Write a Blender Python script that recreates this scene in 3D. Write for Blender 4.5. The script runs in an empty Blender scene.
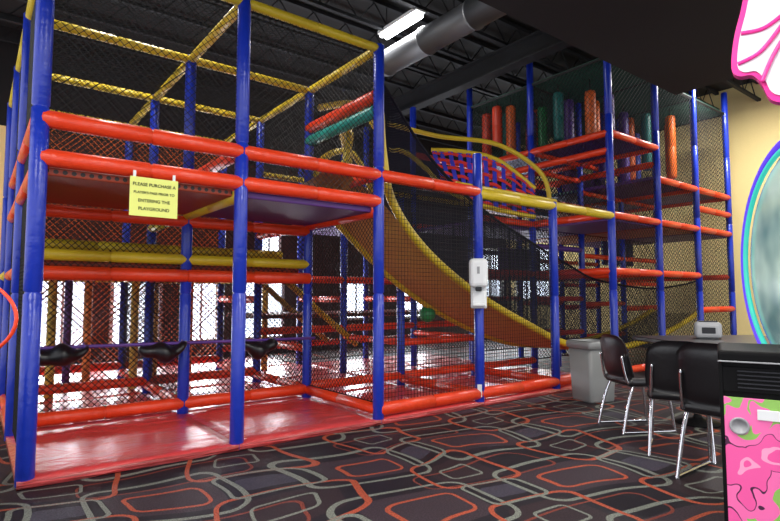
import bpy, bmesh, math, random
from mathutils import Vector, Matrix
random.seed(4)
scn = bpy.context.scene
scn.view_settings.view_transform = 'Standard'
COL = scn.collection
M_ = 1.441
A0 = (0.32, 4.346)
YAW = -37.6

def W(X, Y, z=0.0):
    return Vector((.7923*X+.6101*Y, -.6101*X+.7923*Y, z))
def P(k, j, z=0.0):
    return Vector((A0[0]+k*M_, A0[1]+j*M_, z))
def lin(c):
    return tuple(((x/255)/12.92 if x/255 <= .04045 else ((x/255+.055)/1.055)**2.4) for x in c)

# ---------------------------------------------------------------- materials
def base_mat(name):
    m = bpy.data.materials.new(name); m.use_nodes = True
    nt = m.node_tree
    return m, nt, nt.nodes['Principled BSDF']
def vinyl(name, c, rough=.34, bump=.12, scale=7, var=.12, metal=0.0, coat=0.0, spec=.5):
    m, nt, b = base_mat(name)
    c = lin(c)
    tc = nt.nodes.new('ShaderNodeTexCoord')
    n = nt.nodes.new('ShaderNodeTexNoise'); n.inputs['Scale'].default_value = scale; n.inputs['Detail'].default_value = 3
    nt.links.new(tc.outputs['Object'], n.inputs['Vector'])
    r = nt.nodes.new('ShaderNodeMix'); r.data_type = 'RGBA'
    r.inputs['A'].default_value = (*[x*(1-var) for x in c], 1)
    r.inputs['B'].default_value = (*[min(1, x*(1+var)) for x in c], 1)
    nt.links.new(n.outputs['Fac'], r.inputs['Factor'])
    nt.links.new(r.outputs['Result'], b.inputs['Base Color'])
    if bump:
        bp = nt.nodes.new('ShaderNodeBump'); bp.inputs['Strength'].default_value = bump; bp.inputs['Distance'].default_value = .02
        nt.links.new(n.outputs['Fac'], bp.inputs['Height']); nt.links.new(bp.outputs['Normal'], b.inputs['Normal'])
    b.inputs['Roughness'].default_value = rough; b.inputs['Metallic'].default_value = metal
    b.inputs['Coat Weight'].default_value = coat; b.inputs['Specular IOR Level'].default_value = spec
    return m
def emit(name, c, s):
    m, nt, b = base_mat(name)
    b.inputs['Base Color'].default_value = (*lin(c), 1)
    b.inputs['Emission Color'].default_value = (*lin(c), 1)
    b.inputs['Emission Strength'].default_value = s
    return m
def perforated(name, c, dot, scale=16):
    m, nt, b = base_mat(name)
    tc = nt.nodes.new('ShaderNodeTexCoord')
    v = nt.nodes.new('ShaderNodeTexVoronoi'); v.inputs['Scale'].default_value = scale; v.inputs['Randomness'].default_value = 0
    nt.links.new(tc.outputs['Object'], v.inputs['Vector'])
    l = nt.nodes.new('ShaderNodeMath'); l.operation = 'LESS_THAN'; l.inputs[1].default_value = .3
    nt.links.new(v.outputs['Distance'], l.inputs[0])
    r = nt.nodes.new('ShaderNodeMix'); r.data_type = 'RGBA'
    r.inputs['A'].default_value = (*lin(c), 1); r.inputs['B'].default_value = (*lin(dot), 1)
    nt.links.new(l.outputs[0], r.inputs['Factor']); nt.links.new(r.outputs['Result'], b.inputs['Base Color'])
    b.inputs['Roughness'].default_value = .5
    return m

BLUE = vinyl('blue_vinyl', (24, 50, 170), .3, .4, 14)
RED = vinyl('red_orange_vinyl', (226, 62, 26), .36, .4, 14)
YEL = vinyl('yellow_vinyl', (208, 180, 38), .42, .35, 14)
TEAL = vinyl('teal_vinyl', (20, 140, 130), .4)
PURP = vinyl('purple_vinyl', (84, 48, 130), .4)
ORNG = vinyl('orange_vinyl', (226, 104, 30), .4)
PALY = vinyl('pale_yellow_vinyl', (232, 196, 80), .5)
PALO = vinyl('pale_orange_vinyl', (232, 140, 70), .5)
GREEN = vinyl('green_vinyl', (24, 130, 70), .4)
DRED = vinyl('deep_red_vinyl', (186, 56, 32), .45)
DORNG = vinyl('burnt_orange_vinyl', (206, 94, 36), .45)
DPURP = vinyl('deep_purple_vinyl', (78, 50, 124), .45)
DTEAL = vinyl('deep_teal_vinyl', (16, 96, 92), .45)
DBLUE = vinyl('deep_blue_vinyl', (30, 42, 126), .45)
TAN = vinyl('tan_slide_fabric', (196, 150, 74), .55, .2, 5)
NETM = vinyl('black_net_cord', (10, 10, 12), .7, 0)
MESHM = vinyl('dark_mesh_cord', (20, 18, 30), .8, 0, spec=.2)
GNETM = vinyl('dark_green_mesh_cord', (14, 70, 56), .7, 0)
ORNET = vinyl('orange_net_cord', (200, 100, 34), .7, 0)
CHROME = vinyl('chrome', (205, 205, 210), .15, 0, metal=1, var=.02)
BLACKV = vinyl('black_vinyl', (18, 18, 22), .35, .1, 20)
BLACKP = vinyl('black_laminate', (10, 10, 12), .6, 0, spec=.12)
TABLEM = vinyl('dark_table_laminate', (24, 24, 28), .35, 0)
WHITEP = vinyl('white_plastic', (225, 228, 230), .35, 0, var=.02)
GREYP = vinyl('grey_plastic', (150, 152, 156), .45, .03, var=.05)
BINM = vinyl('grey_bin_plastic', (132, 134, 134), .5, .03, var=.06)
DGREY = vinyl('dark_grey_plastic', (44, 45, 50), .5, .03, spec=.2)
WALLM = vinyl('cream_paint', (238, 216, 150), .85, .04, 40, .04)
WALLD = vinyl('dark_upper_paint', (20, 20, 22), .9, .04, 40)
WALLP = vinyl('dark_brown_wall_paint', (64, 46, 44), .9, .04, 40)
CEILM = vinyl('black_ceiling_paint', (16, 16, 18), .9, .1, 10)
SOFM = vinyl('black_soffit_paint', (17, 17, 21), .8, .03, 10)
STEEL = vinyl('black_joist_steel', (34, 35, 38), .7, .03, spec=.2)
DUCTM = vinyl('galvanised_duct', (96, 99, 104), .5, .05, 5, .06, metal=.4)
SIGNM = vinyl('yellow_green_paper', (230, 236, 130), .8, .02, var=.03)
INK = vinyl('dark_green_ink', (60, 70, 40), .8, 0)
WINM = emit('daylight_window', (226, 238, 255), 5.5)
FRAMEM = vinyl('white_window_frame', (210, 210, 205), .5, 0)
TUBEM = emit('lamp_tube', (250, 252, 255), 9.0)
FILLM = emit('fill_panel', (255, 250, 240), 6.0)  # glow of the added fill panels under the soffit
DECKR = perforated('maroon_perforated_deck', (150, 56, 32), (30, 20, 20), 18)
DECKB = perforated('blue_perforated_deck', (30, 34, 110), (120, 170, 170), 12)
DECKG = perforated('green_perforated_deck', (20, 100, 76), (14, 20, 24), 14)
DECKP = perforated('purple_perforated_deck', (84, 44, 120), (16, 12, 24), 14)

def red_mat_m():
    m, nt, b = base_mat('glossy_red_mat')
    tc = nt.nodes.new('ShaderNodeTexCoord')
    n = nt.nodes.new('ShaderNodeTexNoise'); n.inputs['Scale'].default_value = 1.8; n.inputs['Detail'].default_value = 5; n.inputs['Distortion'].default_value = 1.6
    mp = nt.nodes.new('ShaderNodeMapping'); mp.inputs['Scale'].default_value = (1, 2.2, 1); mp.inputs['Rotation'].default_value = (0, 0, .5)
    nt.links.new(tc.outputs['Generated'], mp.inputs['Vector']); nt.links.new(mp.outputs['Vector'], n.inputs['Vector'])
    bp = nt.nodes.new('ShaderNodeBump'); bp.inputs['Strength'].default_value = .9; bp.inputs['Distance'].default_value = .10
    nt.links.new(n.outputs['Fac'], bp.inputs['Height']); nt.links.new(bp.outputs['Normal'], b.inputs['Normal'])
    b.inputs['Base Color'].default_value = (*lin((208, 66, 68)), 1)
    b.inputs['Roughness'].default_value = .3
    b.inputs['Coat Weight'].default_value = .7; b.inputs['Coat Roughness'].default_value = .24
    return m
MATM = red_mat_m()

def carpet():
    m, nt, b = base_mat('patterned_carpet')
    N = nt.nodes; L = nt.links
    geo = N.new('ShaderNodeNewGeometry')
    rot = N.new('ShaderNodeVectorRotate'); rot.rotation_type = 'Z_AXIS'; rot.inputs['Angle'].default_value = math.radians(6)
    L.new(geo.outputs['Position'], rot.inputs['Vector'])
    # hand-drawn irregularity of the outlines
    wn = N.new('ShaderNodeTexNoise'); wn.inputs['Scale'].default_value = 1.1; wn.inputs['Detail'].default_value = 0
    L.new(geo.outputs['Position'], wn.inputs['Vector'])
    sub = N.new('ShaderNodeVectorMath'); sub.operation = 'SUBTRACT'; sub.inputs[1].default_value = (.5, .5, .5); L.new(wn.outputs['Color'], sub.inputs[0])
    scl = N.new('ShaderNodeVectorMath'); scl.operation = 'SCALE'; scl.inputs['Scale'].default_value = .42; L.new(sub.outputs[0], scl.inputs[0])
    add = N.new('ShaderNodeVectorMath'); add.operation = 'ADD'; L.new(rot.outputs['Vector'], add.inputs[0]); L.new(scl.outputs[0], add.inputs[1])
    sep = N.new('ShaderNodeSeparateXYZ'); L.new(add.outputs[0], sep.inputs[0])
    def mth(op, a, bb=None, c=None):
        n = N.new('ShaderNodeMath'); n.operation = op
        for i, x in enumerate((a, bb, c)):
            if x is None: continue
            if isinstance(x, (int, float)): n.inputs[i].default_value = x
            else: L.new(x, n.inputs[i])
        return n.outputs[0]
    def rr(sx, sy, ox, oy, bx, by, r, w, fill=False):
        comps = []
        for s, o, bb, out in ((sx, ox, bx, sep.outputs[0]), (sy, oy, by, sep.outputs[1])):
            a = mth('ADD', out, o); a = mth('DIVIDE', a, s); a = mth('FRACT', a); a = mth('SUBTRACT', a, .5)
            a = mth('MULTIPLY', a, s); a = mth('ABSOLUTE', a); a = mth('SUBTRACT', a, bb-r); a = mth('MAXIMUM', a, 0)
            comps.append(mth('MULTIPLY', a, a))
        d = mth('SQRT', mth('ADD', comps[0], comps[1]))
        if fill: return mth('LESS_THAN', d, r)
        return mth('COMPARE', d, r, w)
    nz = N.new('ShaderNodeTexNoise'); nz.inputs['Scale'].default_value = 110; nz.inputs['Detail'].default_value = 2
    L.new(geo.outputs['Position'], nz.inputs['Vector'])
    def mix(fac, a, c):
        n = N.new('ShaderNodeMix'); n.data_type = 'RGBA'; L.new(fac, n.inputs['Factor'])
        if isinstance(a, tuple): n.inputs['A'].default_value = (*lin(a), 1)
        else: L.new(a, n.inputs['A'])
        n.inputs['B'].default_value = (*lin(c), 1)
        return n.outputs['Result']
    GY = (112, 116, 108); RS = (156, 72, 50); RD = (116, 54, 44)
    SX, SY = 1.25, 1.05
    c = mix(rr(SX, SY, .0, .0, .34, .28, .08, 0, True), (28, 24, 31), (54, 43, 50))
    c = mix(rr(SX, SY, .62, .52, .29, .22, .07, 0, True), c, (44, 32, 37))
    c = mix(rr(SX, SY, .62, .0, .15, .12, .05, 0, True), c, (58, 54, 66))
    c = mix(rr(SX*1.5, SY, .2, .62, .6, .17, .10, .009), c, RD)
    c = mix(rr(SX, SY, .0, .0, .46, .38, .13, .019), c, GY)
    c = mix(rr(SX, SY, .62, .52, .38, .31, .11, .018), c, RS)
    c = mix(rr(SX, SY, .62, .0, .26, .22, .08, .015), c, GY)
    c = mix(rr(SX, SY, .0, .02, .23, .17, .07, .014), c, RS)
    c = mix(rr(SX, SY, .62, .52, .16, .11, .045, .011), c, GY)
    sp = N.new('ShaderNodeMix'); sp.data_type = 'RGBA'; sp.blend_type = 'MULTIPLY'; sp.inputs['Factor'].default_value = .85
    L.new(c, sp.inputs['A'])
    cr = N.new('ShaderNodeValToRGB'); cr.color_ramp.elements[0].position = .32; cr.color_ramp.elements[0].color = (.3, .3, .3, 1)
    cr.color_ramp.elements[1].position = .68; cr.color_ramp.elements[1].color = (1.6, 1.6, 1.6, 1)
    L.new(nz.outputs['Fac'], cr.inputs[0]); L.new(cr.outputs[0], sp.inputs['B'])
    L.new(sp.outputs['Result'], b.inputs['Base Color'])
    b.inputs['Roughness'].default_value = .55
    b.inputs['Specular IOR Level'].default_value = .25
    return m
CARPET = carpet()

# ---------------------------------------------------------------- mesh helpers
def mkobj(name, verts, faces, mat, parent=None, smooth=False, loc=None, mats=None, fmat=None):
    if loc is None:
        c = Vector((0, 0, 0))
        for v in verts: c += Vector(v)
        c /= max(1, len(verts))
    else: c = Vector(loc)
    me = bpy.data.meshes.new(name)
    me.from_pydata([tuple(Vector(v)-c) for v in verts], [], faces)
    for mm in (mats or [mat]): me.materials.append(mm)
    if fmat:
        for i, f in enumerate(me.polygons): f.material_index = fmat[i]
    if smooth:
        for f in me.polygons: f.use_smooth = True
    me.update()
    o = bpy.data.objects.new(name, me); COL.objects.link(o); o.location = c
    if parent: attach(o, parent)
    return o
def attach(o, parent):
    o.parent = parent
    o.matrix_parent_inverse = parent.matrix_basis.inverted()
def empty(name, loc, label, cat, group=None, rot=0):
    o = bpy.data.objects.new(name, None); COL.objects.link(o); o.location = loc; o.rotation_euler = (0, 0, rot)
    o.empty_display_size = .1
    tag(o, label, cat, group); return o
def tag(o, label, cat, group=None):
    o['label'] = label; o['category'] = cat
    if group: o['group'] = group
def frame_for(d):
    d = d.normalized()
    up = Vector((0, 0, 1)) if abs(d.z) < .95 else Vector((1, 0, 0))
    a = d.cross(up).normalized(); b = a.cross(d).normalized()
    return a, b
def tube(name, p0, p1, r, mat, parent=None, sides=14, seg=1.3, cap=.6, gap=True):
    p0 = Vector(p0); p1 = Vector(p1); d = p1-p0; Ln = d.length; dn = d/Ln
    a, b = frame_for(d)
    n = max(1, round(Ln/seg)) if gap else 1
    prof = [(0, r*.3), (0, r*.85), (.012, r)]
    for i in range(1, n):
        t = Ln*i/n
        prof += [(t-.014, r), (t-.005, r*.84), (t+.005, r*.84), (t+.014, r)]
    prof += [(Ln-.012, r), (Ln, r*.85), (Ln, r*.3)]
    vs = []; fs = []
    for t, rr_ in prof:
        for s in range(sides):
            th = 2*math.pi*s/sides
            vs.append(p0+dn*t+(a*math.cos(th)+b*math.sin(th))*rr_)
    for i in range(len(prof)-1):
        for s in range(sides):
            s2 = (s+1) % sides
            fs.append((i*sides+s, i*sides+s2, (i+1)*sides+s2, (i+1)*sides+s))
    fs.append(tuple(range(sides))[::-1]); k = (len(prof)-1)*sides
    fs.append(tuple(range(k, k+sides)))
    return mkobj(name, vs, fs, mat, parent, True, (p0+p1)/2)
def catmull(pts, n=8, closed=False):
    pts = [Vector(p) for p in pts]; out = []
    m = len(pts)
    for i in range(m if closed else m-1):
        if closed: p = [pts[(i+q-1) % m] for q in range(4)]
        else: p = [pts[max(0, i-1)], pts[i], pts[i+1], pts[min(m-1, i+2)]]
        for s in range(n):
            t = s/n
            out.append(.5*((2*p[1])+(p[2]-p[0])*t+(2*p[0]-5*p[1]+4*p[2]-p[3])*t*t+(3*p[1]-p[0]-3*p[2]+p[3])*t**3))
    if not closed: out.append(pts[-1])
    return out
def sweep_geo(path, r, sides=10, closed=False):
    vs = []; fs = []; m = len(path); prev = None
    for i, p in enumerate(path):
        if closed: d = path[(i+1) % m]-path[i-1]
        else: d = path[min(m-1, i+1)]-path[max(0, i-1)]
        d.normalize()
        if prev is None: a, b = frame_for(d)
        else:
            a = prev-d*prev.dot(d); a.normalize(); b = a.cross(d)
        prev = a.copy()
        for s in range(sides):
            th = 2*math.pi*s/sides
            vs.append(p+(a*math.cos(th)+b*math.sin(th))*r)
    for i in range(m if closed else m-1):
        i2 = (i+1) % m
        for s in range(sides):
            s2 = (s+1) % sides
            fs.append((i*sides+s, i*sides+s2, i2*sides+s2, i2*sides+s))
    if not closed:
        fs.append(tuple(range(sides))[::-1]); k = (m-1)*sides; fs.append(tuple(range(k, k+sides)))
    return vs, fs
def sweep(name, pts, r, mat, parent=None, sides=10, n=8, closed=False, smoothpath=True):
    path = catmull(pts, n, closed) if smoothpath else [Vector(p) for p in pts]
    vs, fs = sweep_geo(path, r, sides, closed)
    return mkobj(name, vs, fs, mat, parent, True)
def box(name, c, s, mat, parent=None, bevel=.01, rot=(0, 0, 0), seg=2, taper=1.0):
    bm = bmesh.new(); bmesh.ops.create_cube(bm, size=1)
    for v in bm.verts:
        f = taper if v.co.z > 0 else 1
        v.co = Vector((v.co.x*s[0]*f, v.co.y*s[1]*f, v.co.z*s[2]))
    if bevel: bmesh.ops.bevel(bm, geom=list(bm.edges), offset=min(bevel, min(s)*.45), segments=seg, affect='EDGES', profile=.5)
    me = bpy.data.meshes.new(name); bm.to_mesh(me); bm.free(); me.materials.append(mat)
    o = bpy.data.objects.new(name, me); COL.objects.link(o); o.location = c; o.rotation_euler = rot
    if parent: attach(o, parent)
    return o
def strand(vs, fs, p, q, r):
    d = q-p
    if d.length < 1e-4: return
    a, b = frame_for(d); i = len(vs)
    for e in (p, q):
        for s in range(3):
            th = 2*math.pi*s/3+.5
            vs.append(e+(a*math.cos(th)+b*math.sin(th))*r)
    for s in range(3):
        s2 = (s+1) % 3
        fs.append((i+s, i+s2, i+3+s2, i+3+s))
def net(p, a, b, cell=.042, r=.0034, mat=None, parent=None, diag=True, name='safety_net'):
    p = Vector(p); a = Vector(a); b = Vector(b); la = a.length; lb = b.length; an = a/la; bn = b/lb
    vs = []; fs = []
    if diag:
        st = cell*1.414; c = -lb+.01
        while c < la:
            y0 = max(0, -c); y1 = min(lb, la-c)
            if y1 > y0:
                strand(vs, fs, p+an*(c+y0)+bn*y0, p+an*(c+y1)+bn*y1, r)
                strand(vs, fs, p+an*(c+y0)+bn*(lb-y0), p+an*(c+y1)+bn*(lb-y1), r)
            c += st
    else:
        x = 0
        while x <= la: strand(vs, fs, p+an*x, p+an*x+b, r); x += cell
        y = 0
        while y <= lb: strand(vs, fs, p+bn*y, p+bn*y+a, r); y += cell
    for q, w in ((p, a), (p+b, a), (p, b), (p+a, b)): strand(vs, fs, q, q+w, r*2)
    return mkobj(name, vs, fs, mat or NETM, parent, False, p+(a+b)/2)
def lathe(name, prof, c, mat, parent=None, sides=24, smooth=True):
    vs = []; fs = []
    for rr_, z in prof:
        for s in range(sides):
            th = 2*math.pi*s/sides; vs.append((c[0]+rr_*math.cos(th), c[1]+rr_*math.sin(th), c[2]+z))
    for i in range(len(prof)-1):
        for s in range(sides):
            s2 = (s+1) % sides; fs.append((i*sides+s, i*sides+s2, (i+1)*sides+s2, (i+1)*sides+s))
    fs.append(tuple(range(sides))[::-1]); k = (len(prof)-1)*sides; fs.append(tuple(range(k, k+sides)))
    return mkobj(name, vs, fs, mat, parent, smooth, c)
def struct(o): o['kind'] = 'structure'; return o
def text_mesh(name, body, size, mat, loc, rot, parent=None):
    cu = bpy.data.curves.new(name, 'FONT'); cu.body = body; cu.size = size; cu.align_x = 'CENTER'; cu.align_y = 'CENTER'
    cu.extrude = .001; cu.offset = size*.015
    t = bpy.data.objects.new(name+'_tmp', cu); COL.objects.link(t)
    dg = bpy.context.evaluated_depsgraph_get()
    me = bpy.data.meshes.new_from_object(t.evaluated_get(dg))
    bpy.data.objects.remove(t)
    me.materials.clear(); me.materials.append(mat)
    o = bpy.data.objects.new(name, me); COL.objects.link(o); o.location = loc; o.rotation_euler = rot
    if parent: attach(o, parent)
    return o

# ---------------------------------------------------------------- room
CZ = 5.8; VB = 11.0; UR = 13.0; UL = -4.0; VF = -4.0
struct(mkobj('floor', [(UL, VF, 0), (UR, VF, 0), (UR, VB, 0), (UL, VB, 0)], [(0, 1, 2, 3)], CARPET, loc=(0, 0, 0)))
struct(box('ceiling', ((UL+UR)/2, (VF+VB)/2, CZ+.06), (UR-UL, VB-VF, .12), CEILM, bevel=0))
struct(box('wall_back', ((UL+.9)/2, VB+.06, 2.05), (.9-UL, .12, 4.1), WALLM, bevel=0))
struct(box('wall_back_dark', ((.9+UR)/2, VB+.06, 2.05), (UR-.9, .12, 4.1), WALLP, bevel=0))
struct(box('wall_back_upper', ((UL+UR)/2, VB+.06, 4.95), (UR-UL+.2, .12, 1.7), WALLD, bevel=0))
struct(box('wall_right', (UR+.06, (VF+VB)/2, CZ/2), (.12, VB-VF, CZ), WALLM, bevel=0))
struct(box('baseboard_back', ((UL+UR)/2, VB-.01, .06), (UR-UL, .02, .12), DGREY, bevel=0))
struct(box('baseboard_right', (UR-.01, (VF+VB)/2, .06), (.02, VB-VF, .12), DGREY, bevel=0))
struct(box('trim_1', ((UL+6.43)/2, (VF+2.87)/2, 4.7), (6.43-UL, 2.87-VF, 2.2), SOFM, bevel=0))
def window(i, c, w, h, axis='u', power=40):
    vs = []; fs = []; fm = []
    def bx(cx, cz, sx, sz, d, mi):
        n = len(vs)
        for dz in (-1, 1):
            for dx in (-1, 1):
                for dd in (0, 1):
                    x = cx+dx*sx/2; z = cz+dz*sz/2; y = -dd*d
                    vs.append((c[0]+x, c[1]+y, c[2]+z) if axis == 'u' else (c[0]+y, c[1]+x, c[2]+z))
        for f in ((0, 1, 3, 2), (4, 6, 7, 5), (0, 4, 5, 1), (2, 3, 7, 6), (0, 2, 6, 4), (1, 5, 7, 3)):
            fs.append(tuple(n+q for q in f)); fm.append(mi)
    bx(0, 0, w, h, .015, 1)
    t = .06
    for sx in (-1, 1): bx(sx*(w/2), 0, t, h+t, .05, 0)
    for sz in (-1, 1): bx(0, sz*(h/2), w+t, t, .05, 0)
    bx(0, 0, .04, h, .04, 0)
    o = mkobj('window_%d' % i, vs, fs, None, None, False, c, mats=[FRAMEM, WINM], fmat=fm)
    struct(o)
    l = bpy.data.lights.new('daylight', 'AREA'); l.shape = 'RECTANGLE'; l.size = w; l.size_y = h; l.energy = power; l.color = (.93, .96, 1)
    lo = bpy.data.objects.new('daylight', l); COL.objects.link(lo)
    if axis == 'u': lo.location = (c[0], c[1]-.08, c[2]); lo.rotation_euler = (math.radians(-90), 0, 0)
    else: lo.location = (c[0]-.08, c[1], c[2]); lo.rotation_euler = (math.radians(-90), 0, math.radians(-90))
    attach(lo, o)
i = 1
for u, w_ in ((1.25, .7), (2.45, .85), (3.65, .65), (5.0, .9)):
    window(i, (u, VB-.005, 1.0), w_, 1.3, power=95); i += 1
for u in (7.4, 9.2):
    window(i, (u, VB-.005, 1.2), .7, 1.0, power=50); i += 1
window(i, (5.1, VB-.005, 2.45), .5, .6, power=25); i += 1
window(i, (12.2, VB-.005, 1.9), 1.1, 1.5, power=60); i += 1
window(i, (UR-.005, 10.0, 1.9), 1.2, 1.5, 'v', power=60); i += 1
for v in [x*.8+3.3 for x in range(10)]:
    e = empty('ceiling_joist', (4.5, v, 5.55), 'black painted open-web steel ceiling joist', 'joist', 'ceiling joists')
    box('top_chord', ((UL+UR)/2, v, 5.76), (UR-UL, .07, .06), STEEL, e, 0)
    box('bottom_chord', ((UL+UR)/2, v, 5.38), (UR-UL, .07, .05), STEEL, e, 0)
    vs = []; fs = []
    x = UL
    while x < UR-.6:
        strand(vs, fs, Vector((x, v, 5.38)), Vector((x+.3, v, 5.74)), .012)
        strand(vs, fs, Vector((x+.3, v, 5.74)), Vector((x+.6, v, 5.38)), .012); x += .6
    mkobj('web_bar', vs, fs, STEEL, e)
u = 6.9
e = empty('ceiling_girder', (u, 7, 5.2), 'deep black steel ceiling girder', 'girder')
box('web_plate', (u, 6.9, 5.2), (.03, 8.0, .34), STEEL, e, 0)
box('flange', (u, 6.9, 5.35), (.22, 8.0, .03), STEEL, e, 0)
box('flange', (u, 6.9, 5.03), (.22, 8.0, .03), STEEL, e, 0)
# duct
DU = 5.12
e = empty('ventilation_duct', (DU, 4.7, 4.98), 'round galvanised air duct with ribbed joints under black ceiling', 'duct')
path = []; y = 2.95; rr = []
while y < 6.5:
    for off, r_ in ((0, .195), (.9, .195), (.905, .213), (.935, .213), (.94, .195)):
        if y+off < 6.75: path.append(Vector((DU, y+off, 4.98))); rr.append(r_)
    y += .945
path.append(Vector((DU, 6.8, 4.98))); rr.append(.195)
vs = []; fs = []; sides = 24
for q, p in enumerate(path):
    for s in range(sides):
        th = 2*math.pi*s/sides; vs.append(p+Vector((math.cos(th), 0, math.sin(th)))*rr[q])
for q in range(len(path)-1):
    for s in range(sides):
        s2 = (s+1) % sides; fs.append((q*sides+s, q*sides+s2, (q+1)*sides+s2, (q+1)*sides+s))
fs.append(tuple(range((len(path)-1)*sides, len(path)*sides)))
mkobj('duct_pipe', vs, fs, DUCTM, e, True)
for yy in (4.0, 5.4, 6.6):
    sweep('hanger_strap', [Vector((DU+.2, yy, 4.98)), Vector((DU+.2, yy, 5.8))], .008, STEEL, e, 6, smoothpath=False)
def fluor(u, v, z, w, ln=1.2, wd=.26):
    e = empty('fluorescent_and_fill_light', (u, v, z), 'long white fluorescent ceiling light, one seen, others added as fill', 'ceiling light', 'fluorescent lights')
    box('housing', (u, v, z+.06), (wd, ln+.1, .06), WHITEP, e, .01)
    for s in (-.05, .05): tube('lamp_tube', (u+s, v-ln/2, z), (u+s, v+ln/2, z), .035, TUBEM, e, gap=False)
    for s in (-.35, .35): sweep('hanger_rod', [Vector((u, v+s, z+.08)), Vector((u, v+s, 5.8))], .006, STEEL, e, 6, smoothpath=False)
    l = bpy.data.lights.new('lamp', 'AREA'); l.shape = 'RECTANGLE'; l.size = .3; l.size_y = ln; l.energy = w; l.color = (1, .97, .93)
    lo = bpy.data.objects.new('lamp_glow', l); COL.objects.link(lo); lo.location = (u, v, z-.05); attach(lo, e)
fluor(4.94, 6.15, 5.3, 70, .85, .18); fluor(1.5, 6.0, 5.32, 120); fluor(10.6, 3.4, 5.32, 230)  # first is the seen fixture; the other two are added, unseen, for illumination
for u, v in ((-1.2, 1.6), (1.6, 1.4), (4.6, 1.2), (1.6, -1.6), (4.6, -1.6)):  # added fill lights, unseen under the soffit, to brighten the structure front
    e = empty('added_fill_light', (u, v, 3.58), 'added unseen white square fill light under the black bulkhead', 'ceiling light', 'added fill lights')
    box('light_frame', (u, v, 3.59), (.66, .66, .02), WHITEP, e, .004)
    box('diffuser', (u, v, 3.575), (.6, .6, .015), FILLM, e, .002)
    l = bpy.data.lights.new('lamp', 'AREA'); l.size = .6; l.energy = 72; l.color = (1, .96, .9)
    lo = bpy.data.objects.new('lamp_glow', l); COL.objects.link(lo); lo.location = (u, v, 3.56); attach(lo, e)

# ---------------------------------------------------------------- play structure
ps = empty('play_structure', P(0, 0), 'soft play frame with blue posts, red rails and black nets', 'playground')
tw = empty('climbing_tower', P(5, 0), 'tall soft play tower with blue posts and perforated decks', 'playground')
def post(k, j, h, par=ps, mat=BLUE, r=.056): return tube('post', P(k, j, .0), P(k, j, h), r, mat, par, 16, 1.22)
def rail(a, b, z, mat=RED, par=ps, r=.055, z2=None):
    return tube('rail', P(a[0], a[1], z), P(b[0], b[1], z if z2 is None else z2), r, mat, par, 14, .72)
def vnet(a, b, z0, z1, par=ps, **kw):
    p = P(a[0], a[1], z0); q = P(b[0], b[1], z0)
    return net(p, q-p, (0, 0, z1-z0), parent=par, **kw)
def deck(k0, k1, j0, j1, z, mat, par=ps, th=.06):
    p = P((k0+k1)/2, (j0+j1)/2, z)
    return box('deck', p, ((k1-k0)*M_-.1, (j1-j0)*M_-.1, th), mat, par, .015)
H = 3.82
for k in (0, 1, 2):
    for j in (0, 1, 2, 3): post(k, j, H)
for j in (1, 2, 3): post(3, j, H if j > 1 else 2.6)
post(4, 1, 2.6); post(4, 2, 4.6); post(4, 3, 4.6)
post(3, 0, 2.92); post(4, 0, 2.5)
for k in (0, 1):
    rail((k, 0), (k+1, 0), 2.47, RED, r=.062); rail((k, 0), (k+1, 0), 2.2, RED, r=.062)
    rail((k, 0), (k+1, 0), 3.78, YEL, r=.045)
    rail((k, 1), (k+1, 1), 3.78, YEL, r=.045); rail((k, 2), (k+1, 2), 3.78, YEL, r=.045)
    rail((k, 2), (k+1, 2), 3.3, YEL, r=.045); rail((k, 3), (k+1, 3), 3.78, YEL, r=.045)
    rail((k, 1), (k+1, 1), 2.03, RED, r=.06); rail((k, 1), (k+1, 1), 2.4, RED)
    rail((k, 1), (k+1, 1), 2.85, RED if k else YEL, r=.045)
    rail((k, .97), (k+1, .97), 1.46, RED, r=.066)
    rail((k, 1), (k+1, 1), 1.63, YEL, r=.055)
    rail((k, 1.5), (k+1, 1.5), 1.78, YEL, r=.06)
    rail((k, 1), (k+1, 1), .15, RED, r=.062)
    rail((k, 2), (k+1, 2), 1.5, RED); rail((k, 2), (k+1, 2), 2.47, RED); rail((k, 2), (k+1, 2), .2, RED)
    rail((k, 3), (k+1, 3), 1.5, YEL); rail((k, 3), (k+1, 3), .25, RED)
    vnet((k, 0), (k+1, 0), 2.5, 3.76, r=.003); vnet((k, 0), (k+1, 0), 2.2, 2.47)
    vnet((k, 1), (k+1, 1), .2, 2.05, r=.0044); vnet((k, 1), (k+1, 1), 2.45, 3.76, r=.003)
    vnet((k, 2), (k+1, 2), .2, 2.4, r=.004); vnet((k, 2), (k+1, 2), 2.45, 3.76, r=.003)
    vnet((k, 3), (k+1, 3), .2, 3.76, mat=ORNET, cell=.06, r=.007)
    for j in (0, 1):
        net(P(k, j, 3.82), (M_, 0, 0), (0, M_, 0), parent=ps, r=.0028)
    deck(k, k+1, 0, 1, 2.12, DECKR if k == 0 else DECKP)
    deck(k, k+1, 1.05, 2, 1.56, DECKR)
    deck(k, k+1, 1, 2, 2.35, DECKG if k == 0 else DECKR)
    deck(k, k+1, 2, 3, 1.62, DECKR)
for k in (0, 1, 2):
    for j in (0, 1, 2):
        rail((k, j), (k, j+1), 3.78, YEL, r=.045)
    for j in (0, 1):
        rail((k, j), (k, j+1), 2.47, RED)
        rail((k, j), (k, j+1), 2.1, RED if k != 1 else YEL)
    rail((k, 1), (k, 2), 1.47, RED); rail((k, 1), (k, 2), .15, RED); rail((k, 2), (k, 3), .15, RED)
    rail((k, 2), (k, 3), 1.5, YEL)
vnet((0, 0), (0, 3), .1, 3.76); vnet((2, 0), (2, 2), 2.5, 3.76)
vnet((1, 1), (1, 3), .2, 1.5); vnet((2, 0), (2, 1), .2, 2.42); vnet((2, 1), (2, 3), .2, 1.5)
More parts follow.
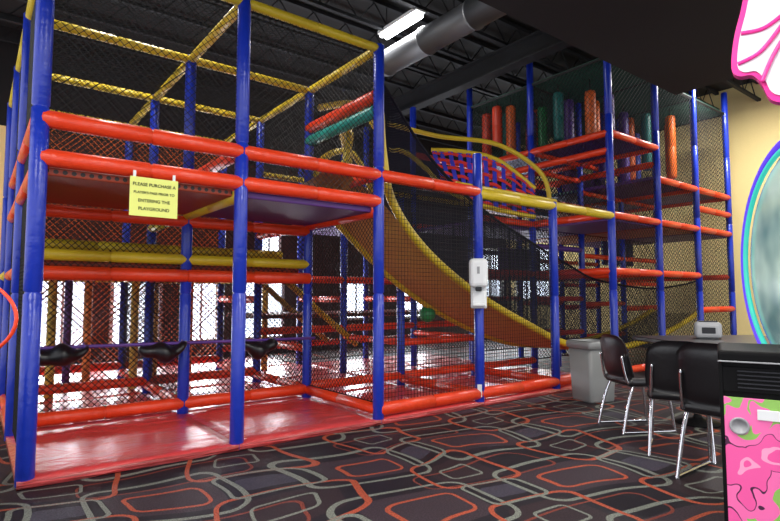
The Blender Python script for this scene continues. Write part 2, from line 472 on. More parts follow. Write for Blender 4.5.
tube('padded_roller', P(2, 0.03, 3.3), P(2, 1, 3.3), .065, RED, ps, seg=3)
tube('padded_roller', P(2, 0.03, 3.14), P(2, 1, 3.14), .065, TEAL, ps, seg=3)
sweep('hoop', [P(2, .5, 2.5), P(2.15, .6, 3.1), P(2.3, .9, 3.45), P(2.6, 1.4, 3.45), P(3, 1.8, 3.1)], .045, YEL, ps)
sweep('hoop', [P(2.2, .3, 2.6), P(2.25, .35, 3.1), P(2.2, .6, 3.5), P(2.1, 1, 3.6)], .045, YEL, ps)
sweep('hoop', [P(2, 1, 2.5), P(2.2, 1.1, 3.0), P(2.6, 1.3, 3.25), P(3, 1.6, 3.1), P(3.3, 1.8, 2.6)], .045, YEL, ps)
rail((2, 0), (3, 0), 2.47, RED, r=.062); rail((3, 0), (4, 0), 2.45, YEL, r=.06); rail((4, 0), (5, 0), 2.45, YEL, r=.06)
rail((3, .25), (4.4, .25), 2.62, YEL, r=.036)
for k in (2, 3, 4):
    rail((k, 0), (k+1, 0), .14, RED, r=.065)
    if k < 4: vnet((k, 0), (k+1, 0), .2, 2.42, diag=False, r=.0028)
    vnet((k, 1), (k+1, 1), .2, 2.42, diag=False, r=.003, cell=.05)
    vnet((k, 2), (k+1, 2), .3, 3.6, r=.004, cell=.05)
    rail((k, 1), (k+1, 1), .18, RED); rail((k, 2), (k+1, 2), .75, RED)
    rail((k, 2), (k+1, 2), 1.5, RED); rail((k, 3), (k+1, 3), .4, RED)
    rail((k, 2), (k+1, 2), 2.47, RED); rail((k, 2), (k+1, 2), 3.0, YEL, r=.04)
    rail((k, 1), (k, 2), .62, RED, r=.045)
    rail((k, 0), (k, 1), .14, RED)
    rail((k, 2), (k, 3), 1.2, RED)
    deck(k, k+1, 2, 3, .95, DECKR)
rail((3, 1), (4, 1), .62, RED, r=.05)
rail((4, 2), (5, 2), 3.75, RED)
rail((4, 2), (5, 2), 3.2, RED)
rail((4, 1), (5, 1), 2.47, RED); rail((4, 1), (5, 1), 1.62, RED)
deck(4, 5, 1, 2, 2.4, DECKP); deck(3, 4, 2, 3, 2.4, DECKP)
sweep('chute_rail', [P(1.7, 1.6, 1.6), P(2.1, 1.7, 1.5), P(2.6, 1.8, 1.0), P(3.1, 1.9, .5)], .045, YEL, ps)
sweep('chute_rail', [P(1.7, 2.2, 1.6), P(2.1, 2.3, 1.5), P(2.6, 2.4, 1.0), P(3.1, 2.5, .5)], .045, YEL, ps)
for u, v, m in ((.3, 2.2, PALY), (.62, 2.6, PALO), (.95, 2.3, PALY), (.5, 2.9, DPURP), (1.25, 2.8, PALY), (1.5, 2.5, PALO), (2.4, 2.7, PALY)):
    tube('padded_column', P(u, v, .06), P(u, v, 1.5), .05, m, ps, 12, 3)
# tower
HT = 5.34
for k in (5, 6, 7, 8):
    for j in (0, 1, 2): post(k, j, HT, tw, r=.056)
for j in (0, 1, 2):
    for z in (3.72, 2.47, 1.62): rail((5, j), (6, j), z, RED, tw)
    for z in (3.2, 2.47, 1.62): rail((6, j), (7, j), z, RED, tw)
    for z in (3.2, 2.85, 2.47, 1.0): rail((7, j), (8, j), z, RED, tw)
    rail((5, j), (8, j), 4.9, NETM, tw, .02)
for j in (1, 2):
    for z in (3.4, 2.1, 1.2, .6): rail((5, j), (6, j), z, RED if z != 2.1 else PURP, tw, .045)
    for z in (3.72, 2.8, 2.0, 1.1, .5): rail((6, j), (7, j), z, RED, tw, .045)
    for z in (3.72, 2.0, 1.5): rail((7, j), (8, j), z, RED, tw, .045)
for k in (5, 6, 7, 8):
    for j in (0, 1):
        for z in ((3.72, 3.45, 2.47, 1.62) if k < 7 else (3.2, 2.47, 1.62)): rail((k, j), (k, j+1), z, RED, tw)
        rail((k, j), (k, j+1), 4.9, NETM, tw, .02)
for j in (0, 1):
    deck(5, 6, j, j+1, 3.76, DECKB, tw); deck(6, 7, j, j+1, 3.24, DECKB if j else DECKP, tw); deck(7, 8, j, j+1, 3.24, DECKP, tw)
    deck(5, 6, j, j+1, 2.42, DECKP, tw); deck(6, 7, j, j+1, 2.42, DECKR, tw); deck(7, 8, j, j+1, 2.42, DECKP, tw)
    deck(6, 7, j, j+1, 1.6, DECKR, tw)
    deck(5+j, 6+j, .9, 2, 2.9, DECKR, tw)
    for k in (5, 6, 7):
        net(P(k, j, 4.9), (M_, 0, 0), (0, M_, 0), cell=.055, r=.013, mat=GNETM, parent=tw, name='roof_mesh')
# angled coloured panels hung between the decks
for k, j, z, m in ((5.5, 1.45, 3.05, DECKB), (6.5, 1.3, 3.5, DECKP), (7.4, 1.3, 2.15, DECKB), (5.5, 1.6, 1.9, DECKP)):
    box('climbing_panel', P(k, j, z), (1.2, .06, .5), m, tw, .015)
for k in (5, 6, 7):
    rail((k, 0), (k+1, 0), .14, RED, tw)
    vnet((k, 0), (k+1, 0), .2, 4.88, par=tw, cell=.06, r=.0042)
    vnet((k, 1), (k+1, 1), .2, 4.88, par=tw, cell=.06, r=.0055)
    vnet((k, 2), (k+1, 2), 3.9, 4.88, par=tw, cell=.05, r=.009, mat=GNETM, name='green_mesh_panel')
vnet((5, 0), (5, 2), 2.5, 4.88, par=tw, cell=.06, r=.004); vnet((8, 0), (8, 2), .2, 4.88, par=tw, cell=.06, r=.004)
vnet((5, 2), (8, 2), .2, 3.9, par=tw, cell=.06, r=.006)

bags = [(7.54, 6.55, 4.0, 4.75, DRED), (7.72, 6.38, 3.8, 4.75, DORNG), (7.95, 6.1, 3.85, 4.6, DPURP), (8.12, 5.98, 3.9, 4.7, GREEN), (8.3, 5.55, 3.95, 4.75, DPURP),
        (8.0, 6.7, 3.85, 4.75, DTEAL), (8.44, 6.5, 3.85, 4.5, DORNG), (8.72, 5.3, 4.1, 4.75, ORNG), (8.6, 5.95, 3.85, 4.7, DORNG), (7.7, 6.95, 3.6, 4.75, DRED), (8.25, 6.25, 3.85, 4.75, DRED), (8.1, 5.0, 3.9, 4.7, DORNG), (7.85, 5.45, 3.9, 4.75, DTEAL),
        (9.7, 5.3, 3.4, 4.75, DPURP), (9.95, 5.0, 3.6, 4.7, DTEAL), (10.6, 4.85, 3.5, 4.75, ORNG), (11.1, 5.1, 3.7, 4.75, DRED), (9.3, 5.5, 3.45, 4.7, DBLUE), (10.1, 5.4, 3.5, 4.75, DORNG),
        (9.5, 6.3, 3.4, 4.6, DORNG), (10.2, 6.1, 3.5, 4.75, DPURP), (10.4, 5.45, 3.4, 4.5, DBLUE), (8.5, 4.9, 3.85, 4.7, DPURP)]
cn = {DRED: 'dark red', DORNG: 'burnt orange', GREEN: 'green', DPURP: 'purple', DTEAL: 'dark teal', DBLUE: 'dark blue', ORNG: 'orange'}
for u, v, z0, z1, m in bags:
    e = empty('hanging_punching_bag', (u, v, z0), cn[m]+' padded foam roll hanging inside the climbing tower', 'punching bag', 'hanging foam rolls in tower')
    r = .09
    lathe('foam_roll', [(r*.5, 0), (r*.9, .02), (r, .06), (r, (z1-z0)/2-.01), (r*.96, (z1-z0)/2), (r, (z1-z0)/2+.01), (r, z1-z0-.06), (r*.9, z1-z0-.02), (r*.4, z1-z0)], (u, v, z0), m, e, 16)
    sweep('rope', [Vector((u, v, z1)), Vector((u, v, 4.9))], .01, NETM, e, 6, smoothpath=False)

# woven climbing bridge
cw = empty('woven_climbing_net', W(1.4, 8.1, 2.6), 'red and blue woven strap climbing bridge sloping between yellow rails', 'climbing net')
UP = catmull([W(.65, 8.4, 3.55), W(1.165, 8.4, 3.52), W(1.71, 8.4, 3.38), W(2.28, 8.4, 2.93)], 12)
LO = catmull([W(.80, 7.7, 2.78), W(1.16, 7.7, 2.60), W(1.58, 7.7, 2.48), W(2.08, 7.7, 2.38)], 12)
NP = len(UP)-1
def S(s, t):
    x = s*NP; i0 = min(NP-1, int(x)); f = x-i0
    a = UP[i0].lerp(UP[i0+1], f); b = LO[i0].lerp(LO[i0+1], f); q = a.lerp(b, t); q.z -= .04*math.sin(math.pi*t); return q
def strapobj(fn, dfn, wdt, mat, n, ph):
    vs = []; fs = []
    for i in range(n+1):
        s = i/n; c = fn(s); sd = dfn(s)*wdt/2; c = c+Vector((0, 0, .012*math.sin(s*math.pi*n/4+ph)))
        vs += [c-sd, c+sd]
    for i in range(n): fs.append((2*i, 2*i+1, 2*i+3, 2*i+2))
    return mkobj('strap', vs, fs, mat, cw, True)
WB = vinyl('violet_blue_strap', (60, 62, 196), .6)
WR = vinyl('crimson_strap', (216, 52, 50), .6)
for q in range(7):
    t = (q+.5)/7
    strapobj(lambda s: S(s, t), lambda s: (S(s, min(1, t+.02))-S(s, t-.02)).normalized(), .075, WR, 48, math.pi*(q % 2))
for q in range(12):
    s0 = (q+.5)/12
    strapobj(lambda t: S(s0, t), lambda t: (S(min(1, s0+.02), t)-S(max(0, s0-.02), t)).normalized(), .07, WB, 32, math.pi*(q % 2)+.5)
for pts in (UP, LO):
    vs, fs = sweep_geo(pts, .034, 12); mkobj('frame_tube', vs, fs, YEL, cw, True)
sweep('frame_tube', [W(-.08, 7.5, 3.69), W(.78, 8.5, 3.80), W(1.73, 8.5, 3.66), W(2.45, 8.6, 3.2), W(2.6, 8.7, 2.6)], .036, YEL, cw)
sweep('frame_tube', [W(-.1, 7.5, 3.3), W(.2, 7.6, 3.3), W(.5, 7.7, 3.1), W(.80, 7.7, 2.78)], .034, YEL, cw)

# slide
VS = 4.70; VS2 = 5.62
sl = empty('wave_slide', (5.0, 5.2, .5), 'wide curved tan fabric slide with yellow padded edge rails', 'slide')
prof = [(3.44, 3.6), (3.48, 3.25), (3.52, 2.8), (3.66, 2.28), (4.16, 1.76), (4.99, 1.27), (5.98, .86), (6.9, .55), (7.97, .43), (9.2, .50), (10.4, .72), (11.2, .95)]
prof2 = [(2.75, 2.5), (3.1, 2.38), (3.49, 2.16), (4.1, 1.67), (4.6, 1.34), (5.3, .98), (6.17, .66), (6.9, .5), (7.97, .43), (9.2, .50), (10.4, .72), (11.2, .95)]
pp = catmull([Vector((u, 0, z)) for u, z in prof], 8)
pf = catmull([Vector((u, 0, z)) for u, z in prof2], 8)
def at(path, u):
    for a, b in zip(path, path[1:]):
        if a.x <= u <= b.x: return a.z+(b.z-a.z)*(u-a.x)/max(1e-6, b.x-a.x)
    return path[-1].z
for vv, pth in ((VS, pp), (VS2, pf)):
    vs, fs = sweep_geo([Vector((p.x, vv, p.z)) for p in pth], .05, 12)
    mkobj('edge_rail', vs, fs, YEL, sl, True)
vs = []; fs = []; mm = 7; N_ = 100
us = [2.75+(8.2-2.75)*i/N_ for i in range(N_+1)]
for u in us:
    zf = at(pf, u); zn = at(pp, u) if u > 4.0 else min(2.5, zf+.12)
    for s in range(mm):
        t = s/(mm-1); vs.append((u, VS+(VS2-VS)*t, zn+(zf-zn)*t-.05*math.sin(math.pi*t)))
for i in range(N_):
    for s in range(mm-1): fs.append((i*mm+s, i*mm+s+1, (i+1)*mm+s+1, (i+1)*mm+s))
mkobj('slide_bed', vs, fs, TAN, sl, True)
vs = []; fs = []
u = 8.2
while u < 11.1:
    strand(vs, fs, Vector((u, VS, at(pp, u))), Vector((u, VS2, at(pf, u))), .004); u += .05
for q in range(18):
    t = q/17; seq = [8.2+.1*i for i in range(30)]
    for a, b in zip(seq, seq[1:]): strand(vs, fs, Vector((a, VS+(VS2-VS)*t, at(pp, a))), Vector((b, VS+(VS2-VS)*t, at(pp, b))), .004)
mkobj('runout_net', vs, fs, MESHM, sl)
top = catmull([Vector((u, 0, z)) for u, z in [(3.5, 3.62), (4.16, 2.92), (4.99, 2.40), (5.98, 2.02), (7.0, 1.68), (7.68, 1.5), (9.2, 1.38), (10.4, 1.45), (11.2, 1.55)]], 10)
vs = []; fs = []; u = 3.52
def rad(u, r0, r1):
    t = min(1, max(0, (u-6.0)/3.0)); return r0+(r1-r0)*t
while u < 11.1:
    strand(vs, fs, Vector((u, VS-.01, at(pp, u))), Vector((u, VS-.01, at(top, u))), rad(u, .006, .0022)); u += .018+.010*min(1, max(0, (u-6)/3))
rows = 40
us = [3.52+i*(7.55)/120 for i in range(121)]
for r_ in range(rows+1):
    for a, b in zip(us, us[1:]):
        pa = at(pp, a); ta = at(top, a); pb = at(pp, b); tb = at(top, b); t = r_/rows
        strand(vs, fs, Vector((a, VS-.01, pa+(ta-pa)*t)), Vector((b, VS-.01, pb+(tb-pb)*t)), rad(a, .0044, .0013))
mkobj('mesh_screen', vs, fs, MESHM, sl)
vs, fs = sweep_geo([Vector((p.x, VS-.01, p.z)) for p in top], .016, 8); mkobj('screen_hem', vs, fs, MESHM, sl, True)
for u in (7.97, 9.2):
    tube('support_leg', (u, VS2, 0.05), (u, VS2, .42), .04, BLUE, sl)

gb = empty('green_ball', W(.52, 7.55, .9), 'round green foam ball hanging on a rope under the slide', 'ball')
c = W(.52, 7.55, 1.0); prof_ = [(max(.004, .115*math.sin(math.pi*q/12)), -.115*math.cos(math.pi*q/12)) for q in range(13)]
lathe('ball_body', prof_, c, GREEN, gb, 20)
sweep('rope', [c+Vector((0, 0, .1)), c+Vector((0, 0, .5))], .009, NETM, gb, 6, smoothpath=False)

# red floor mats
for k in range(0, 5):
    for j in range(0, 4):
        if j == 3 and k > 2: continue
        p = P(k+.5, j+.5, .035)
        y0 = p.y-M_/2-(.06 if j == 0 else 0); y1 = p.y+M_/2-.006
        n = 14; vs = []; fs = []
        ux0 = p.x-M_/2+.003-(.05 if k == 0 else 0); ux1 = p.x+M_/2-.003
        rg = random.Random(k*7+j)
        ph = [rg.random()*6 for _ in range(4)]
        for a in range(n+1):
            for b in range(n+1):
                x = ux0+(ux1-ux0)*a/n; yv = y0+(y1-y0)*b/n
                ed = 0 if (a in (0, n) or b in (0, n)) else 1
                z = .05+ed*(.012+.006*math.sin(3.1*x+ph[0]+2*math.sin(2*yv+ph[1]))+.005*math.sin(5*yv+ph[2]))
                vs.append((x, yv, z))
        for a in range(n):
            for b in range(n): fs.append((a*(n+1)+b, (a+1)*(n+1)+b, (a+1)*(n+1)+b+1, a*(n+1)+b+1))
        loop = [a*(n+1) for a in range(n+1)]+[n*(n+1)+b for b in range(1, n+1)]+[a*(n+1)+n for a in range(n-1, -1, -1)]+[b for b in range(n-1, 0, -1)]
        base = len(vs)
        for q in loop: vs.append((vs[q][0], vs[q][1], .002))
        for q in range(len(loop)):
            q2 = (q+1) % len(loop); fs.append((loop[q], base+q, base+q2, loop[q2]))
        fs.append(tuple(range(base, base+len(loop)))[::-1])
        o = mkobj('floor_mat', vs, fs, MATM, None, True)
        tag(o, 'glossy wrinkled red vinyl floor mat under the play frame', 'mat', 'red floor mats')

# sling seats
tube('support_strap', (A0[0], 5.6, .80), (A0[0]+2*M_, 5.6, .76), .016, PURP, ps, 8, 9)
for (u, z, w) in ((.62, .775, .46), (1.5, .755, .44), (2.5, .735, .44)):
    c = Vector((u, 5.6, z))
    e = empty('hanging_sling_seat', c, 'black padded sling seat strung on a level purple strap', 'swing', 'black sling seats')
    vs = []; fs = []; n = 16; m = 10
    for a in range(n+1):
        t = a/n*2-1
        rd = .095*(1-.8*abs(t)**2.2)+.014*math.sin(7*t+u)
        for b in range(m):
            th = 2*math.pi*b/m
            vs.append((c.x+t*w/2, c.y+1.5*rd*math.cos(th), c.z-.06*(1-t*t)+rd*.95*math.sin(th)+.018*math.sin(5*t+2*u)))
    for a in range(n):
        for b in range(m):
            b2 = (b+1) % m; fs.append((a*m+b, a*m+b2, (a+1)*m+b2, (a+1)*m+b))
    fs.append(tuple(range(m))[::-1]); fs.append(tuple(range(n*m, n*m+m)))
    mkobj('seat_pad', vs, fs, BLACKV, e, True)
    for sgn in (-1, 1):
        sweep('strap_loop', [Vector((c.x+sgn*w*.42, c.y+.03*math.cos(q*math.pi/4), c.z+.02+.035*math.sin(q*math.pi/4))) for q in range(8)], .006, PURP, e, 6, 3, True)

# ---------------------------------------------------------------- sign
sg = empty('paper_sign', (1.05, 4.26, 2.0), 'yellow-green printed paper notice hung on the red entrance rail', 'sign')
box('sign_sheet', (1.05, 4.262, 1.985), (.34, .006, .29), SIGNM, sg, 0)
for q, (line, sz) in enumerate((("PLEASE PURCHASE A", .033), ("PLAYER'S PASS PRIOR TO", .026), ("ENTERING THE", .033), ("PLAYGROUND", .033))):
    text_mesh('text_line', line, sz, INK, (1.05, 4.257, 2.075-.06*q), (math.radians(90), 0, 0), sg)
for s in (-.14, .14):
    box('tape', (1.05+s, 4.262, 2.145), (.02, .004, .06), WHITEP, sg, 0)

# ---------------------------------------------------------------- sanitizer dispenser
dp = P(3, 0); fc = Vector((-.73, -.68, 0)).normalized(); rz = math.atan2(fc.y, fc.x)+math.pi/2
sd = empty('hand_sanitizer_dispenser', dp+fc*.12+Vector((0, 0, 1.1)), 'white wall-type hand sanitizer dispenser fixed to a blue post', 'dispenser', rot=rz)
def lbox(name, par, c, s, mat, bev=.01, rot=(0, 0, 0), taper=1.0):
    o = box(name, c, s, mat, None, bev, rot, 3, taper); o.parent = par; return o
lbox('back_plate', sd, (0, .03, .29), (.18, .03, .56), WHITEP, .012)
lbox('housing', sd, (0, -.045, .41), (.21, .13, .33), WHITEP, .05)
lbox('nozzle', sd, (0, -.06, .23), (.07, .08, .05), DGREY, .012)
lbox('drip_tray', sd, (0, -.05, .05), (.15, .13, .03), WHITEP, .012)
lbox('viewing_window', sd, (0, -.113, .44), (.03, .006, .08), GREYP, .002)
lbox('lower_panel', sd, (0, .01, .13), (.15, .04, .16), WHITEP, .015)
bs = empty('white_post_label', dp+fc*.062+Vector((0, 0, .1)), 'small white strip taped low on a blue post', 'label', rot=rz)
lbox('strip', bs, (0, -.008, .08), (.05, .006, .14), WHITEP, .001)

# ---------------------------------------------------------------- trash can
tb = empty('trash_can', W(2.45, 6.62), 'grey square trash can with dark liner beside the net', 'trash can', rot=math.radians(YAW+20))
def loopbox(name, par, rings, mat, rad=.045, closebot=True, smooth=True):
    vs = []; fs = []; seg = 6
    for (hw, z) in rings:
        for cx, cy, a0 in ((1, 1, 0), (-1, 1, 90), (-1, -1, 180), (1, -1, 270)):
            for q in range(seg+1):
                a = math.radians(a0+90*q/seg); r = min(rad, hw*.5)
                vs.append((cx*(hw-r)+r*math.cos(a), cy*(hw-r)+r*math.sin(a), z))
    n = 4*(seg+1)
    for i in range(len(rings)-1):
        for s in range(n):
            s2 = (s+1) % n; fs.append((i*n+s, i*n+s2, (i+1)*n+s2, (i+1)*n+s))
    if closebot: fs.append(tuple(range(n))[::-1])
    o = mkobj(name, vs, fs, mat, None, smooth, (0, 0, 0)); o.parent = par; return o
loopbox('can_body', tb, [(.175, 0), (.18, .02), (.205, .64), (.19, .64), (.16, .03)], BINM)
loopbox('rim', tb, [(.206, .62), (.223, .625), (.226, .68), (.218, .71), (.196, .71), (.194, .64)], BINM, closebot=False)
loopbox('bin_liner', tb, [(.195, .58), (.198, .714), (.208, .717), (.212, .68), (.18, .52)], BLACKV)

# ---------------------------------------------------------------- chairs and table
def curved_panel(name, par, w, z0, z1, y0, lean, depth, th, mat, nx=12, nz=8):
    vs = []; fs = []
    for side in (0, 1):
        for a in range(nx+1):
            t = a/nx*2-1
            for b in range(nz+1):
                s = b/nz
                hw = w/2*(1-.05*(s*2-1)**2)*(1-.08*s)
                z = z0+(z1-z0)*s-.07*(t**4)*s+.05*(t**4)*(1-s)
                bulge = th/2*(1-max(abs(t), abs(2*s-1))**6)+.004
                y = y0-lean*s+depth*(t*t)+(bulge if side else -bulge)
                vs.append((t*hw, y, z))
    n1 = (nx+1)*(nz+1)
    for a in range(nx):
        for b in range(nz):
            q = a*(nz+1)+b
            fs.append((q, q+nz+1, q+nz+2, q+1)); fs.append((n1+q, n1+q+1, n1+q+nz+2, n1+q+nz+1))
    per = [a*(nz+1) for a in range(nx+1)]+[nx*(nz+1)+b for b in range(1, nz+1)]+[a*(nz+1)+nz for a in range(nx-1, -1, -1)]+[b for b in range(nz-1, 0, -1)]
    for q in range(len(per)):
        q2 = (q+1) % len(per); fs.append((per[q], per[q2], n1+per[q2], n1+per[q]))
    o = mkobj(name, vs, fs, mat, None, True, (0, 0, 0)); o.parent = par; return o
def lsweep(name, par, pts, r, mat, sides=10, n=6):
    vs, fs = sweep_geo(catmull([Vector(p) for p in pts], n), r, sides)
    o = mkobj(name, vs, fs, mat, None, True, (0, 0, 0)); o.parent = par; return o
def chair(X, Y, face, label, sc=1.0):
    e = empty('dining_chair', W(X, Y), label, 'chair', 'dining chairs at the table', rot=math.radians(face-90+YAW))
    e.scale = (sc, sc, sc)
    lbox('seat', e, (0, .02, .455), (.45, .45, .075), BLACKV, .035)
    curved_panel('backrest', e, .48, .46, .885, -.20, .07, .035, .055, BLACKV)
    for sx in (-1, 1):
        lsweep('leg', e, [(sx*.19, .17, .43), (sx*.2, .2, .3), (sx*.215, .235, .02), (sx*.215, .24, .008)], .0135, CHROME)
        lsweep('leg', e, [(sx*.19, -.15, .43), (sx*.2, -.2, .3), (sx*.215, -.27, .02), (sx*.215, -.275, .008)], .0135, CHROME)
        lsweep('back_upright', e, [(sx*.19, -.1, .425), (sx*.195, -.19, .44), (sx*.19, -.225, .52), (sx*.18, -.255, .7)], .011, CHROME)
        lsweep('foot_runner', e, [(sx*.217, .24, .013), (sx*.219, .05, .013), (sx*.219, -.1, .013), (sx*.217, -.275, .013)], .0125, CHROME)
    lsweep('crossbar', e, [(-.2, .17, .42), (0, .17, .418), (.2, .17, .42)], .010, CHROME)
    lsweep('crossbar', e, [(-.2, -.15, .42), (0, -.15, .418), (.2, -.15, .42)], .010, CHROME)
    return e
chair(2.36, 5.25, 8, 'black vinyl chair with chrome legs near the trash can')
chair(2.36, 4.48, 62, 'black vinyl chair with chrome legs pulled up to the table', 1.02)
chair(2.34, 3.80, 38, 'black vinyl chair with chrome legs next to the arcade cabinet', 1.06)
tbl = empty('dining_table', W(3.38, 5.45), 'black rectangular dining table with pedestal base', 'table', rot=math.radians(YAW+5))
lbox('table_top', tbl, (0, 0, .80), (1.4, 1.1, .04), TABLEM, .01)
lbox('edge_band', tbl, (0, 0, .777), (1.38, 1.08, .012), DGREY, .004)
for s in (-.35, .35):
    o = lathe('pedestal', [(.2, 0), (.2, .015), (.05, .05), (.035, .08), (.035, .72), (.09, .76), (.09, .771)], (0, 0, 0), BLACKP); o.location = (s, 0, 0); o.parent = tbl
nd = empty('napkin_dispenser', W(3.24, 5.55, .82), 'grey napkin dispenser with dark slot standing on the table', 'dispenser', rot=math.radians(YAW-25))
lbox('dispenser_case', nd, (0, 0, .085), (.24, .18, .17), GREYP, .04)
lbox('napkin_slot', nd, (0, -.09, .085), (.12, .012, .06), DGREY, .004)
lbox('top_plate', nd, (0, 0, .172), (.16, .12, .012), DGREY, .004)

# ---------------------------------------------------------------- arcade cabinet
def art_mat():
    m, nt, b = base_mat('pink_cabinet_art')
    tc = nt.nodes.new('ShaderNodeTexCoord')
    v = nt.nodes.new('ShaderNodeTexVoronoi'); v.inputs['Scale'].default_value = 5
    nz = nt.nodes.new('ShaderNodeTexNoise'); nz.inputs['Scale'].default_value = 5; nz.inputs['Detail'].default_value = 2
    mx = nt.nodes.new('ShaderNodeMix'); mx.data_type = 'RGBA'; mx.inputs['Factor'].default_value = .3
    nt.links.new(tc.outputs['Object'], nz.inputs['Vector']); nt.links.new(tc.outputs['Object'], mx.inputs['A']); nt.links.new(nz.outputs['Color'], mx.inputs['B'])
    nt.links.new(mx.outputs['Result'], v.inputs['Vector'])
    r = nt.nodes.new('ShaderNodeValToRGB'); r.color_ramp.interpolation = 'CONSTANT'
    els = [(0, (244, 214, 120)), (.07, (60, 30, 60)), (.09, (240, 84, 160)), (.30, (248, 160, 200)), (.34, (240, 90, 164)), (.5, (70, 24, 60)), (.515, (244, 110, 176)), (.66, (140, 190, 90))]
    r.color_ramp.elements[0].color = (*lin(els[0][1]), 1); r.color_ramp.elements[1].position = els[1][0]; r.color_ramp.elements[1].color = (*lin(els[1][1]), 1)
    for p, c in els[2:]:
        q = r.color_ramp.elements.new(p); q.color = (*lin(c), 1)
    nt.links.new(v.outputs['Distance'], r.inputs[0]); nt.links.new(r.outputs[0], b.inputs['Base Color'])
    b.inputs['Roughness'].default_value = .4
    return m
ART = art_mat()
PINK = vinyl('hot_pink', (236, 50, 150), .35, 0); PALEP = vinyl('pale_pink_white', (226, 216, 226), .5, 0)
ac = empty('arcade_cabinet', W(1.325, 2.2), 'black arcade cabinet with pink artwork and coin door', 'arcade machine', rot=math.radians(-31+YAW))
lbox('cabinet_body', ac, (.36, .21, .5), (.72, .40, 1.0), BLACKP, .012)
lbox('control_deck', ac, (.36, .2, 1.01), (.73, .44, .05), BLACKP, .015)
lbox('deck_trim', ac, (.36, -.022, .992), (.73, .006, .006), GREYP, .002)
lbox('front_art_panel', ac, (.36, .005, .43), (.70, .012, .84), ART, .003)
lbox('speaker_panel', ac, (.36, .005, .92), (.7, .012, .10), BLACKP, .004)
for q in range(5): lbox('speaker_grille', ac, (.36, -.003, .89+.016*q), (.6, .006, .005), DGREY, .001)
lbox('corner_trim', ac, (.004, .006, .5), (.014, .016, .98), BLACKP, .004)
lbox('coin_door', ac, (.36, -.008, .56), (.3, .03, .42), DGREY, .01)
for x in (.28, .42):
    lbox('coin_slot', ac, (x, -.028, .66), (.06, .012, .1), RED, .004)
    lbox('coin_return', ac, (x, -.028, .46), (.07, .014, .06), CHROME, .004)
o = lathe('round_badge', [(.03, 0), (.034, .003), (.034, .006), (.026, .008), (.0261, .007)], (0, 0, 0), GREYP, sides=24); o.rotation_euler = (math.radians(90), 0, 0); o.location = (.06, -.001, .74); o.parent = ac
lbox('price_card', ac, (.16, -.004, .79), (.08, .006, .04), WHITEP, .002)

# round glass game machine
rm = empty('round_arcade_machine', W(2.22, 2.9), 'arcade machine with tall curved glass and glowing purple-green rim', 'arcade machine', rot=math.radians(167.8+YAW))
def ring_pts(r, z, x=0, n=64): return [Vector((x, r*math.cos(2*math.pi*i/n), z+r*math.sin(2*math.pi*i/n))) for i in range(n)]
ZC = 1.44; RC = .685
GLOWP = emit('glowing_purple', (84, 56, 206), .8); GLOWG = emit('glowing_green_blue', (50, 176, 160), .8)
for nm, r, x, rd, m in (('outer_rim', RC, .02, .022, GLOWP), ('inner_rim', RC-.045, .03, .015, GLOWG), ('back_rim', RC, -.06, .022, DGREY)):
    vs, fs = sweep_geo(ring_pts(r, ZC, x), rd, 8, True); o = mkobj(nm, vs, fs, m, None, True, (0, 0, 0)); o.parent = rm
GL, nt, b = base_mat('blue_green_lit_glass')
tc = nt.nodes.new('ShaderNodeTexCoord'); wv = nt.nodes.new('ShaderNodeTexNoise'); wv.inputs['Scale'].default_value = 2.5; wv.inputs['Detail'].default_value = 2
nt.links.new(tc.outputs['Object'], wv.inputs['Vector'])
cr = nt.nodes.new('ShaderNodeValToRGB'); cr.color_ramp.elements[0].position = .36; cr.color_ramp.elements[0].color = (*lin((92, 130, 134)), 1)
cr.color_ramp.elements[1].position = .62; cr.color_ramp.elements[1].color = (*lin((180, 208, 198)), 1)
nt.links.new(wv.outputs['Fac'], cr.inputs[0]); nt.links.new(cr.outputs[0], b.inputs['Base Color']); nt.links.new(cr.outputs[0], b.inputs['Emission Color'])
b.inputs['Emission Strength'].default_value = .16; b.inputs['Roughness'].default_value = .15
vs = []; fs = []; n = 64; rings = 8
for q in range(rings+1):
    t = q/rings; a = t*math.pi/2
    vs += [(.0+.045*math.cos(a), (RC-.05)*math.sin(a)*math.cos(2*math.pi*i/n), ZC+(RC-.05)*math.sin(a)*math.sin(2*math.pi*i/n)) for i in range(n)]
for q in range(rings):
    for i in range(n): fs.append((q*n+i, q*n+(i+1) % n, (q+1)*n+(i+1) % n, (q+1)*n+i))
o = mkobj('curved_glass', vs, fs, GL, None, True, (0, 0, 0)); o.parent = rm
lbox('machine_body', rm, (-.26, 0, .4), (.4, .5, .8), BLACKP, .02)
lbox('back_spine', rm, (-.14, 0, 1.6), (.10, .3, 1.7), BLACKP, .02)
tp = bpy.data.objects.new('marquee', None); COL.objects.link(tp)
tp.location = W(2.02, 2.66, 2.28); tp.rotation_euler = (0, 0, math.radians(-36+YAW)); tp.empty_display_size = .1
attach(tp, rm)
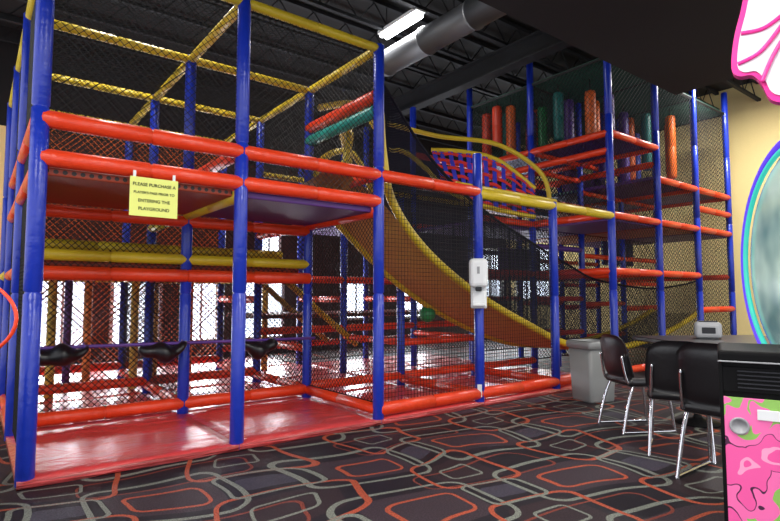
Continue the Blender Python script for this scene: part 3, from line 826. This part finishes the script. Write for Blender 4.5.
outl = [(-.20, .22), (-.235, .08), (-.25, -.07), (-.22, -.12), (-.16, -.13), (-.12, -.19), (-.09, -.27), (-.03, -.30), (.06, -.27), (.2, -.28), (.3, -.2), (.35, 0), (.3, .25), (.15, .4), (-.05, .45), (-.16, .36)]
def slab(name, sc, y0, y1, mat):
    pts = catmull([Vector((x*sc, 0, z*sc)) for x, z in outl], 4, True); n = len(pts)
    vs = [(p.x, y0, p.z+.25) for p in pts]+[(p.x, y1, p.z+.25) for p in pts]
    fs = [tuple(range(n)), tuple(range(n, 2*n))[::-1]]+[(i, n+i, n+(i+1) % n, (i+1) % n) for i in range(n)]
    o = mkobj(name, vs, fs, mat, None, False, (0, 0, 0)); o.parent = tp
slab('marquee_border', 1.0, 0, .06, PINK); slab('marquee_face', .89, -.01, .0, PALEP)
for pts in ([(-.22, -.06), (-.12, -.02), (-.02, .1)], [(-.12, -.18), (-.07, -.06), (0, .06)], [(-.2, .1), (-.1, .1), (0, .16)]):
    o = sweep('pink_line', [Vector((x, -.014, .25+z)) for x, z in pts], .011, PINK, None, 6); o.parent = tp

lm = empty('red_rimmed_arcade_machine', (-.28, 3.51, 0), 'dark arcade machine with a round red rim beside the play frame', 'arcade machine', rot=math.radians(YAW))
vs, fs = sweep_geo([Vector((.37*math.cos(2*math.pi*i/40)+.2, 0, 1.14+.22*math.sin(2*math.pi*i/40))) for i in range(40)], .009, 8, True)
o = mkobj('red_rim', vs, fs, RED, None, True, (0, 0, 0)); o.parent = lm
lbox('machine_body', lm, (-.06, .18, .44), (.5, .3, .88), BLACKP, .02)
lbox('rim_bracket', lm, (.0, .05, 1.0), (.1, .08, .4), BLACKP, .02)

# ---------------------------------------------------------------- world + camera
w = bpy.data.worlds.new('world'); scn.world = w; w.use_nodes = True
w.node_tree.nodes['Background'].inputs[0].default_value = (.93, .95, 1, 1)
w.node_tree.nodes['Background'].inputs[1].default_value = 2.0
cam = bpy.data.cameras.new('camera'); co = bpy.data.objects.new('camera', cam); COL.objects.link(co)
co.location = (0, 0, 1.25); co.rotation_euler = (math.radians(90+3.76), 0, math.radians(YAW))
cam.sensor_width = 36; cam.lens = 24.97; cam.clip_start = .05
scn.camera = co
